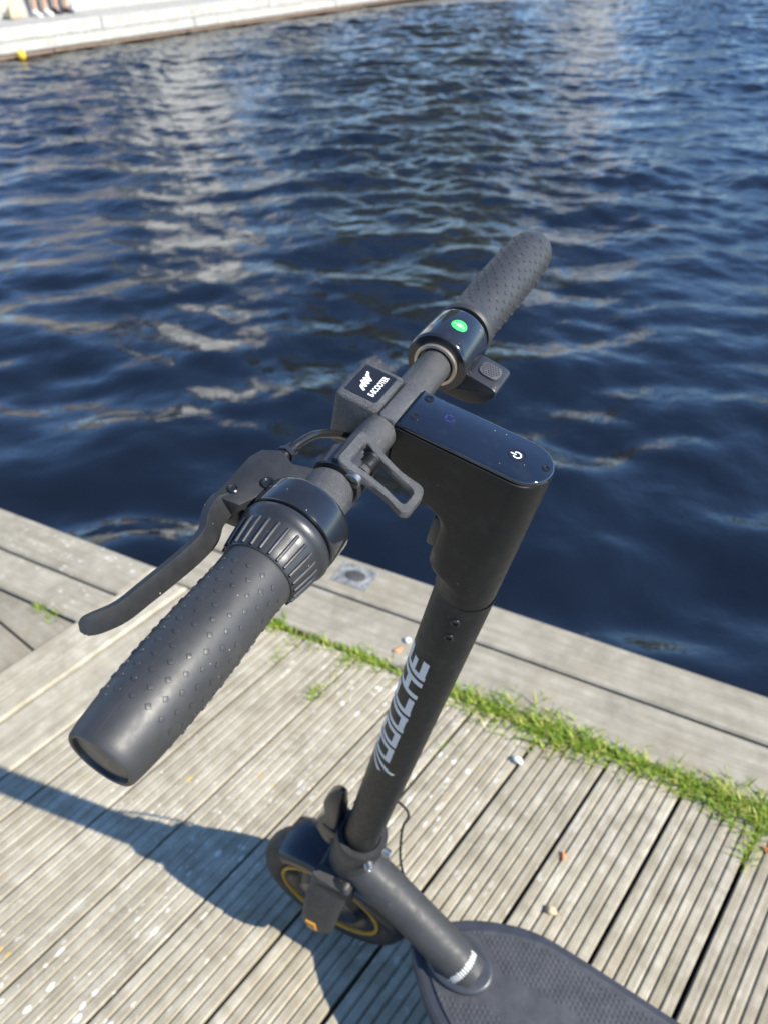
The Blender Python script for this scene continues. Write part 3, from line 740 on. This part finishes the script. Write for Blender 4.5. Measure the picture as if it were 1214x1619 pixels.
# printed band at the foot of the neck: short strokes on the visible rear side
nd = (NP[3]-NP[2])/np.linalg.norm(NP[3]-NP[2]); nup = np.array([-nd[2], 0, nd[0]]); nup = -nup if nup[2] < 0 else nup
bands = []
for k in range(15):
    a = R(-28+8*k); o_ = np.array([0, 1., 0])*math.sin(a)+nup*math.cos(a); s_ = np.cross(nd, o_)
    base = NP[2]+nd*.0850+o_*.0288; hgt = .0100*(.7+.3*random.random()); ww = .00075
    v_ = [base-nd*hgt-s_*ww, base-nd*hgt+s_*ww, base+s_*ww, base-s_*ww]; bands.append((v_, [(0, 1, 2, 3)]))
obj('neck_print', join(*bands), 'white_print', sc, smooth=False)
# cables at the joint
obj('rear_cable', tube(spline([(-.082, -.022, .448), (-.089, -.042, .408), (-.099, -.060, .350), (-.088, -.058, .300), (-.090, -.046, .238), (-.104, -.036, .204), (-.122, -.028, .192)], 40), .0019, 10), 'cable_black', sc)
# fork, wheel, fender (steered)
def spart(name, VF, mat, parent=sc, angle=35): return obj(name, VF, mat, parent, True, angle, ST)
spart('fork_crown', box((-.060, -.050, .215), (.0, .050, .262), .012, 3), 'satin_frame')
for sgn in (1, -1):
    secs = []
    for x, z, hx, y0, y1 in [(-.032, .262, .028, .026, .046), (-.026, .235, .028, .030, .053), (-.016, .200, .027, .034, .060), (-.008, .165, .026, .036, .066), (-.002, .135, .025, .036, .069), (.004, .112, .020, .037, .066), (.008, .100, .012, .038, .060)]:
        secs.append([(x+px*hx, sgn*((y0+y1)/2+py*(y1-y0)/2), z+px*.006) for px, py in rounded([(-1, -1), (1, -1), (1, 1), (-1, 1)], .5, 4)])
    fk = spart('fork_leg', loft(secs), 'matte_frame', sc, 50)
    ov = [(.004+x, sgn*.0697, .132+y) for x, y in rounded([(-.010, -.011), (.010, -.011), (.010, .011), (-.010, .011)], .003, 3)]
    rf = spart('reflector', join(*[loft([[(.003+dx*1., sgn*(.066), .135+dy) for dx, dy in [(-.0085, a-.003), (.0085, a-.003), (.0085, a+.003), (-.0085, a+.003)]], [(.003+dx*.95, sgn*(.0706), .135+dy) for dx, dy in [(-.0085, a-.003), (.0085, a-.003), (.0085, a+.003), (-.0085, a+.003)]]]) for a in (-.0085, 0, .0085)]), 'orange_mark', fk)
def wheel(cx, fnmap):
    secs = []
    N = 64
    for k in range(N):
        a = 2*math.pi*k/N; ring = []
        for q in range(20):
            b_ = 2*math.pi*q/20; rad = .1005+.0245*math.cos(b_); y = .029*math.sin(b_)
            groove = -.0016 if (k % 2 == 0 and abs(math.cos(b_)) > .45 and math.cos(b_) > 0 and abs(y) > .006) else 0
            rr = rad+groove; ring.append((cx+rr*math.cos(a), y, .125+rr*math.sin(a)))
        secs.append(ring)
    ty = obj('wheel', loft(secs, False, True), 'tyre_rubber', sc, True, 60, fnmap)
    obj('rim', revolve([(-.024, .080), (-.020, .084), (.020, .084), (.024, .080), (.020, .070), (.014, .062), (.030, .050), (.033, .030), (.033, .006), (-.033, .006), (-.033, .030), (-.030, .050), (-.014, .062), (-.020, .070), (-.024, .080)], 56, (.125, cx), 1, False), 'fender_plastic', ty, True, 30, fnmap)
    for s in (-1, 1):
        obj('rim_stripe', revolve([(s*.0235, .0845), (s*.0270, .0840), (s*.0280, .0820), (s*.0270, .0798), (s*.0235, .0792), (s*.0235, .0845)], 64, (.125, cx), 1, False), 'yellow_ring', ty, True, 40, fnmap)
    return ty
wheel(0., ST)
def fender(cx, a0, a1, fnmap, r=.140):
    secs = []
    for a in np.linspace(R(a0), R(a1), 28):
        sec = []
        pr_ = [(-.036, -.016), (-.035, -.004), (-.028, .0015), (-.015, .0035), (0, .004), (.015, .0035), (.028, .0015), (.035, -.004), (.036, -.016)]
        for y, dr in pr_: sec.append((cx+(r+dr)*math.cos(a), y, .125+(r+dr)*math.sin(a)))
        for y, dr in pr_[::-1]: sec.append((cx+(r+dr-.003)*math.cos(a), y*.95, .125+(r+dr-.003)*math.sin(a)))
        secs.append(sec)
    return obj('fender', loft(secs), 'fender_plastic', sc, True, 50, fnmap)
fender(0., 58, 160, ST, .1275)
# deck
half = [(-.138, .0), (-.146, .018), (-.166, .036), (-.196, .060), (-.232, .080), (-.275, .096), (-.33, .102), (-.50, .102), (-.66, .101), (-.70, .094), (-.725, .070)]
hp_ = spline([(x, y, 0) for x, y in half], 40)[:, :2]
outl = [tuple(p) for p in hp_]+[(x, -y) for x, y in hp_[::-1] if y > 1e-6]
dk = obj('deck', extrude(outl, .098, .150, 2, .006, 3), 'deck_metal', sc, angle=40)
inl = [(-.150+(x+.138)*.972-.010, y*.90) for x, y in outl]
obj('rubber_mat', extrude(inl, .1495, .1535, 2, .0016, 2), 'deck_mat', dk, angle=40)
# boss where the neck enters
bs_ = [(-.215+.043*math.cos(a)*1.15, .036*math.sin(a)) for a in np.linspace(0, 2*math.pi, 40, endpoint=False)]
obj('neck_boss', extrude(bs_, .150, .1640, 2, .005, 3), 'deck_metal', dk, angle=40)
st_ = []
ii = 0
bsv, bsf = revolve([(0, .0026), (.0008, .0022), (.0009, .0012)], 6, (0, 0), 2)
hx = np.array(inl)
def inside(x, y):
    return abs(y) < np.interp(-x, -hp_[:, 0]+.016, hp_[:, 1]*.90)-.006 and x < -.158
for ix in range(0, 92):
    for iy in range(-14, 15):
        x = -.155-ix*.0062; y = (iy+.5*(ix % 2))*.0072
        if not inside(x, y): continue
        if ((x+.215)/.058)**2+(y/.044)**2 < 1: continue
        if -.47 < x < -.262 and abs(y) < .034-.10*abs(x+.365): continue
        st_.append(([(x+a, y+b_, .1534+c_) for a, b_, c_ in bsv], bsf))
tag(obj('mat_studs', join(*st_), 'deck_mat', dk, angle=20), kind='stuff')
wheel(-.86, None); fender(-.86, 25, 150, None)
for s in (-1, 1):
    obj('rear_bracket', extrude([(.108, -.70), (.145, -.70), (.150, -.85), (.140, -.88), (.110, -.88), (.104, -.85)], s*.046-.004, s*.046+.004, 1, .002, 1), 'deck_metal', sc, angle=40)
ks = obj('kickstand', tube(spline([(-.40, .085, .100), (-.43, .125, .060), (-.45, .165, .0155)], 10), .0065, 12), 'satin_frame', sc)

# ------------------------------------------------------------------ grass in the joint
def gpt(s, d): return nm(A2, O0)+e_*s+n_*d
Vg = []; Fg = []
gr_ = np.random.default_rng(5)
def blade(x, y, h, lean, az, w):
    b0 = len(Vg); d = np.array([math.cos(az), math.sin(az)]); p = np.array([-d[1], d[0]])*w/2
    for f_, ww in ((0, 1), (.45, .85), (.8, .5)):
        c = np.array([x, y])+d*lean*h*f_**1.7; z = -.012+h*f_*(1-.25*lean*f_)
        Vg.append((*(c-p*ww), z)); Vg.append((*(c+p*ww), z))
    c = np.array([x, y])+d*lean*h; Vg.append((*c, -.012+h*(1-.3*lean)))
    Fg.extend([(b0, b0+1, b0+3, b0+2), (b0+2, b0+3, b0+5, b0+4), (b0+4, b0+5, b0+6)])
def px_ground(x, y):
    d = Fw + R2*((x-607)/FPX) + U2*((809.5-y)/FPX); k = CAM_H/-d.z; return np.array([d.x*k, d.y*k])
sA = (px_ground(425, 968)-nm(A2, O0))@e_; s1 = (px_ground(640, 1050)-nm(A2, O0))@e_; s2 = (px_ground(705, 1075)-nm(A2, O0))@e_; sE = (px_ground(1214, 1290)-nm(A2, O0))@e_+.9
s = sA
while s < sE:
    dens = .38+.35*math.sin(s*23)+.25*math.sin(s*51+1) if s < s1 else (.5 if s < s2 else 1.0+.2*math.sin(s*19))
    dens = max(.06, dens); wd = .011 if s < s1 else .017+.006*math.sin(s*14)
    for _ in range(int(gr_.poisson(12*dens*(.45+.9*abs(math.sin(s*31+2*math.sin(s*9))))))):
        p = gpt(s+gr_.uniform(-.006, .006), gr_.normal(.0, wd))
        blade(p[0], p[1], gr_.uniform(.014, .044)*(.75 if s < s1 else 1.)*(1.1 if gr_.random() < .1 else .9), gr_.uniform(.2, 1.2), gr_.uniform(0, 6.283), gr_.uniform(.0022, .0044))
    for _ in range(int(gr_.poisson(13*dens))):
        p = gpt(s+gr_.uniform(-.006, .006), gr_.normal(.0, wd*.85))
        blade(p[0], p[1], gr_.uniform(.008, .020), gr_.uniform(.3, 1.4), gr_.uniform(0, 6.283), gr_.uniform(.003, .0055))
    s += .0035
def tuft(px, n, spread, hmax, along=None):
    c = px_ground(*px)
    for _ in range(n):
        q = gr_.normal(0, 1, 2)*spread; p = c+(t_*q[0]+m_*q[1]*.25 if along else q)
        blade(p[0], p[1], gr_.uniform(.012, hmax), gr_.uniform(.3, 1.3), gr_.uniform(0, 6.283), gr_.uniform(.0016, .003))
for px, n, sp, h in [((552, 1045), 90, .018, .03), ((520, 1080), 60, .016, .026), ((500, 1098), 70, .010, .032), ((455, 1020), 60, .016, .026), ((437, 1042), 40, .012, .026), ((700, 1178), 26, .01, .02), ((845, 1180), 30, .012, .02), ((1192, 1330), 90, .022, .035), ((1182, 1352), 40, .012, .03), ((1205, 1300), 90, .02, .04)]:
    tuft(px, n, sp, h, True)
for px, n in [((60, 957), 30), ((80, 965), 20), ((85, 972), 12)]:
    tuft(px, n, .010, .022)
grass = obj('grass', (Vg, Fg), 'grass_blade', smooth=False); tag(grass, 'short green grass growing in the joint of the quay', 'grass', kind='stuff')

# ------------------------------------------------------------------ small things on the deck
def pebble(name, px, size, mat, label, cat, z=.0, sq=.5, seed=0):
    rg = np.random.default_rng(seed); bm = bmesh.new(); bmesh.ops.create_icosphere(bm, subdivisions=2, radius=1)
    for v in bm.verts:
        k = 1+.12*rg.normal(); v.co = Vector((v.co.x*size[0]*k, v.co.y*size[1]*k, v.co.z*size[2]*k))
    me = bpy.data.meshes.new(name); bm.to_mesh(me); bm.free(); me.materials.append(MAT[mat])
    for p in me.polygons: p.use_smooth = True
    c = px_ground(*px); o = add(name, me, None, (c[0], c[1], z+size[2]*.8), (0, 0, rg.uniform(0, 3))); tag(o, label, cat); return o
pebble('stone', (818, 1204), (.007, .012, .005), 'white_stone', 'white oval stone lying in a joint below the grass strip', 'stone', seed=1)
pebble('stone', (644, 1014), (.008, .007, .005), 'white_stone', 'small white stone beside an orange leaf at the stem', 'stone', seed=2)
pebble('stone', (870, 1441), (.009, .007, .005), 'tan_stone', 'small tan stone on the boards near the scooter deck', 'stone', seed=3)
def leaf_bit(px, size, label, rot):
    V = []; n = 10
    for k in range(n):
        a = 2*math.pi*k/n; V.append((size*math.cos(a)*(1 if abs(math.sin(a)) > .3 else 1.25), size*.7*math.sin(a), .002+.0025*math.cos(2*a)))
    V.append((0, 0, .005)); V += [(x, y, z-.0012) for x, y, z in V]
    Fc = [(k, (k+1) % n, n) for k in range(n)]+[(n+1+k, n+1+n, n+1+(k+1) % n) for k in range(n)]+[(k, n+1+k, n+1+(k+1) % n, (k+1) % n) for k in range(n)]
    o = obj('leaf_fragment', (V, Fc), 'orange_leaf'); c = px_ground(*px); o.location = (c[0], c[1], .001); o.rotation_euler = (0, 0, rot); tag(o, label, 'leaf'); return o
leaf_bit((629, 1028), .0095, 'orange leaf fragment on the edge plank beside the stem', .5)
leaf_bit((889, 1355), .0070, 'orange leaf fragment on the grooved boards right of the neck', 1.4)
leaf_bit((1212, 1345), .0070, 'dull orange leaf fragment by the tuft at the right border', 2.4)
# metal plate let into the outer plank
pc = px_ground(562, 912); pe = empty('mooring_plate', (pc[0], pc[1], .0015)); pe.rotation_euler = (0, 0, TH); tag(pe, 'weathered square metal plate let into the outer edge plank', 'plate')
obj('plate_frame', extrude(rounded([(-.050, -.037), (.050, -.037), (.050, .037), (-.050, .037)], .004, 3), 0, .002, 2, .0006, 1), 'rust_plate', pe)
obj('plate_well', extrude([(.024*math.cos(a)*1.2, .019*math.sin(a)) for a in np.linspace(0, 2*math.pi, 24, endpoint=False)], .0015, .0030, 2, .001, 2), 'plate_dark', pe)
for x, y in ((-.036, -.026), (.036, -.026), (.036, .026), (-.036, .026)):
    obj('screw', revolve([(.001, .003), (.0030, .0028), (.0034, .002)], 12, (x, y), 2), 'steel', pe)

# ------------------------------------------------------------------ people on the far step
def person(name, s, parts, label, lean=.0, seed=0):
    base = fq(s, 1.30); o = empty(name, (base[0], base[1], 0)); o.rotation_euler = (0, 0, math.atan2(-fn_[1], -fn_[0])-math.pi/2*0); tag(o, label, 'person', 'people seated on the far quay')
    # local x = forward (towards the water), y = left, seat at z .43
    def skin(nm_, J, E_, rad, mat, sub=2):
        me = bpy.data.meshes.new(nm_); me.from_pydata([tuple(j) for j in J], E_, []); ob = add(nm_, me, o)
        me.materials.append(MAT[mat])
        md = ob.modifiers.new('s', 'SKIN'); sv = me.skin_vertices[0].data
        for i, r in enumerate(rad): sv[i].radius = (r, r)
        sv[0].use_root = True; md.use_smooth_shade = True
        ob.modifiers.new('d', 'SUBSURF').levels = sub; ob.modifiers['d'].render_levels = sub
        return ob
    J = [(-.32, 0, .53), (-.33, 0, .70), (-.32+lean, 0, .90), (-.31+lean, 0, 1.00), (-.29+lean, 0, 1.07), (-.27+lean, 0, 1.15), (-.265+lean, 0, 1.235)]
    E_ = [(0, 1), (1, 2), (2, 3), (3, 4), (4, 5), (5, 6)]; rad = [.135, .12, .135, .075, .055, .085, .075]
    for sg in (1, -1):
        b = len(J)
        J += [(-.26, .09*sg, .53), (.10, .11*sg, .50), (.04, .10*sg, .28), (.0, .10*sg, .09), (.0, .10*sg, .055), (.13, .12*sg, .035)]
        E_ += [(0, b), (b, b+1), (b+1, b+2), (b+2, b+3), (b+3, b+4), (b+4, b+5)]; rad += [.085, .06, .052, .036, .036, .028]
        b = len(J)
        J += [(-.32+lean, .19*sg, .93), (-.25+lean, .24*sg, .68), (-.02+lean*.5, .15*sg, .60), (.06, .13*sg, .585)]
        E_ += [(2, b), (b, b+1), (b+1, b+2), (b+2, b+3)]; rad += [.06, .045, .034, .028]
    skin('body', J, E_, rad, 'skin')
    skin('shirt', [(-.32, 0, .56), (-.33, 0, .72), (-.32+lean, 0, .92), (-.31+lean, 0, .995), (-.32+lean, .19, .93), (-.285+lean, .22, .80), (-.32+lean, -.19, .93), (-.285+lean, -.22, .80)], [(0, 1), (1, 2), (2, 3), (2, 4), (4, 5), (2, 6), (6, 7)], [.148, .138, .148, .085, .072, .062, .072, .062], parts[0])
    skin('shorts', [(-.32, 0, .545), (-.2, .09, .535), (.02, .105, .51), (-.2, -.09, .535), (.02, -.105, .51)], [(0, 1), (1, 2), (0, 3), (3, 4)], [.145, .098, .075, .098, .075], parts[1])
    for sg in (1, -1):
        secs = []
        for x, w_, z1 in ((-.075, .030, .085), (-.06, .040, .10), (0, .042, .105), (.06, .045, .075), (.13, .048, .055), (.17, .040, .045), (.19, .022, .03)):
            secs.append([(x, .11*sg+y*w_, z1*(z)) for y, z in rounded([(-1, .02), (1, .02), (.8, 1), (-.8, 1)], .4, 4)])
        obj('shoe', loft(secs), parts[2], o, angle=50)
    V, Fc = revolve([(1.14, .09), (1.20, .102), (1.26, .10), (1.31, .075), (1.335, .02)], 20, (-.285+lean, 0), 2); obj('hair', (V, Fc), 'hair', o)
    return o
def s_at(px, d):   # station along the far quay seen at this picture column
    best = None
    for s in np.arange(-6, 8, .02):
        p = fq(s, d); v = Vector((p[0], p[1], -CAM_H)); x = 607+FPX*v.dot(R2)/v.dot(Fw)
        if best is None or abs(x-px) < best[0]: best = (abs(x-px), s)
    return best[1]
person('person', s_at(66, 1.3), ('mint_cloth', 'tan_cloth', 'white_cloth'), 'seated person in white shoes with bare legs on the far quay step', .04)
person('person', s_at(99, 1.3), ('white_cloth', 'dark_cloth', 'dark_cloth'), 'seated person in dark shoes with bare legs on the far quay step', .10)
def bag(px, mat, label, sz):
    s = s_at(px, 1.2); p = fq(s, 1.2); o = empty('bag', (p[0], p[1], .004)); o.rotation_euler = (0, 0, math.atan2(t_[1], t_[0])); tag(o, label, 'bag')
    secs = [[(x*sz*k, y*sz*.55*k, z) for x, y in rounded([(-1, -1), (1, -1), (1, 1), (-1, 1)], .5, 4)] for z, k in ((0, .8), (.02, 1), (.12*sz/.14, 1.0), (.2*sz/.14, .8), (.24*sz/.14, .3))]
    obj('pouch', loft(secs), mat, o); a = [(.5*sz*math.cos(q), 0, .22*sz/.14+.07*math.sin(q)) for q in np.linspace(0, math.pi, 12)]; obj('handle', tube(a, .012, 8), mat, o)
bag(27, 'tan_cloth', 'tan cloth bag on the far quay left of the people', .12)
bag(121, 'grey_cloth', 'pale grey bag on the far quay right of the people', .09)

# ------------------------------------------------------------------ shore behind the far quay: buildings and trees (seen mirrored in the water)
shore = obj('shore_ground', prism([fq(-80, 9), fq(160, 9), fq(160, 200), fq(-80, 200)], -.5, .42, 0), 'far_deck_wood', smooth=False); tag(shore, kind='structure')
def building(az0, az1, dist, h, wall, roof, label, floors, cols, depth=8, turn=0.):
    a0, a1 = R(az0), R(az1); p0 = np.array([math.sin(a0), math.cos(a0)])*dist; p1 = np.array([math.sin(a1), math.cos(a1)])*dist
    w = np.linalg.norm(p1-p0); o = empty('building', (*((p0+p1)/2), .42)); o.rotation_euler = (0, 0, math.atan2(*(p1-p0)[::-1])+R(turn)); tag(o, label, 'building')
    obj('wall', box((-w/2, 0, -.4), (w/2, depth, h)), wall, o, smooth=False)
    obj('roof', extrude([(-.4, h+.01), (depth+.4, h+.01), (depth/2, h+depth*.32)], -w/2-.3, w/2+.3, 0), roof, o, smooth=False)
    fh = h/floors; cw = w/cols
    for i in range(floors):
        for j in range(cols):
            x = -w/2+cw*(j+.5); z = fh*(i+.5)
            wd = obj('window', box((x-cw*.17, -.06, z-fh*.26), (x+cw*.17, .05, z+fh*.26)), 'white_render', o, smooth=False)
            obj('pane', box((x-cw*.13, -.075, z-fh*.21), (x+cw*.13, -.05, z+fh*.21)), 'window_glass', wd, smooth=False)
building(-42, -26, 38, 6.5, 'beige_render', 'slate', 'pale grey two storey house beyond the left end of the far quay', 2, 5)
building(-24.5, -17.0, 36, 5.5, 'beige_render', 'roof_tile', 'low grey house with red roof beyond the far quay', 2, 3)
building(-13.8, -8.4, 34, 13.5, 'white_render', 'slate', 'tall narrow white house beyond the far quay', 4, 2, turn=20)
building(12.8, 15.6, 62, 24.0, 'white_render', 'slate', 'slim white tower house between the far trees', 6, 1, turn=15)
def tree(az, dist, h, rx, rz, label, seed, n=5200):
    rg = np.random.default_rng(seed); a = R(az); o = empty('tree', (math.sin(a)*dist, math.cos(a)*dist, .40)); tag(o, label, 'tree', 'trees beyond the far quay')
    tr_ = [tube(spline([(0, 0, 0), (.1, .05, h*.3), (0, .1, h*.6), (.05, 0, h*.85)], 12), np.linspace(.28, .07, len(spline([(0, 0, 0), (.1, .05, h*.3), (0, .1, h*.6), (.05, 0, h*.85)], 12))), 10)]
    cl = []
    for k in range(26):
        d = rg.normal(0, 1, 3); d /= np.linalg.norm(d); rr = rg.random()**.4
        c = np.array([d[0]*rx*rr*.85, d[1]*rx*rr*.85, h-rz+d[2]*rz*rr*.85]); cl.append((c, rg.uniform(.2, .42)*rx))
        if k < 11:
            z0 = h*rg.uniform(.28, .6); tr_.append(tube(spline([(0, 0, z0), c*.5+np.array([0, 0, z0*.4]), c], 6), np.linspace(.10, .025, len(spline([(0, 0, z0), c*.5, c], 6))), 6))
    obj('trunk', join(*tr_), 'bark', o)
    k = rg.integers(0, len(cl), n); C = np.array([cl[i][0] for i in k]); S = np.array([cl[i][1] for i in k])
    d = rg.normal(0, 1, (n, 3)); d /= np.linalg.norm(d, axis=1)[:, None]; P = C+d*(S*rg.random(n)**.45)[:, None]
    q1 = rg.normal(0, 1, (n, 3)); q1 /= np.linalg.norm(q1, axis=1)[:, None]; q2 = np.cross(q1, d); q2 /= np.linalg.norm(q2, axis=1)[:, None]+1e-9
    L_s = rg.uniform(.16, .32, n)[:, None]
    V = np.stack([P-q1*L_s, P+q2*L_s*.5, P+q1*L_s, P-q2*L_s*.5], 1).reshape(-1, 3)
    me = bpy.data.meshes.new('crown'); me.from_pydata(V.tolist(), [], np.arange(4*n).reshape(-1, 4).tolist()); me.materials.append(MAT['leaf']); add('crown', me, o)
tree(1.6, 32, 20.0, 3.5, 8.6, 'tall broad green tree just right of the narrow white house', 1, 12000)
tree(8.0, 34, 18.0, 3.5, 7.8, 'green tree right of the tallest tree beyond the quay', 2, 11000)
tree(-4.6, 40, 8.5, 2.3, 3.2, 'small tree beside the tall narrow white house', 3, 3600)
tree(21, 66, 8.5, 4.6, 3.2, 'broad green tree right of the slim white tower house', 4)
tree(29, 64, 9, 5, 3.4, 'broad green tree at the right end of the far shore', 5)
tree(38, 62, 9.5, 5.5, 3.6, 'large green tree past the right end of the shore', 6)
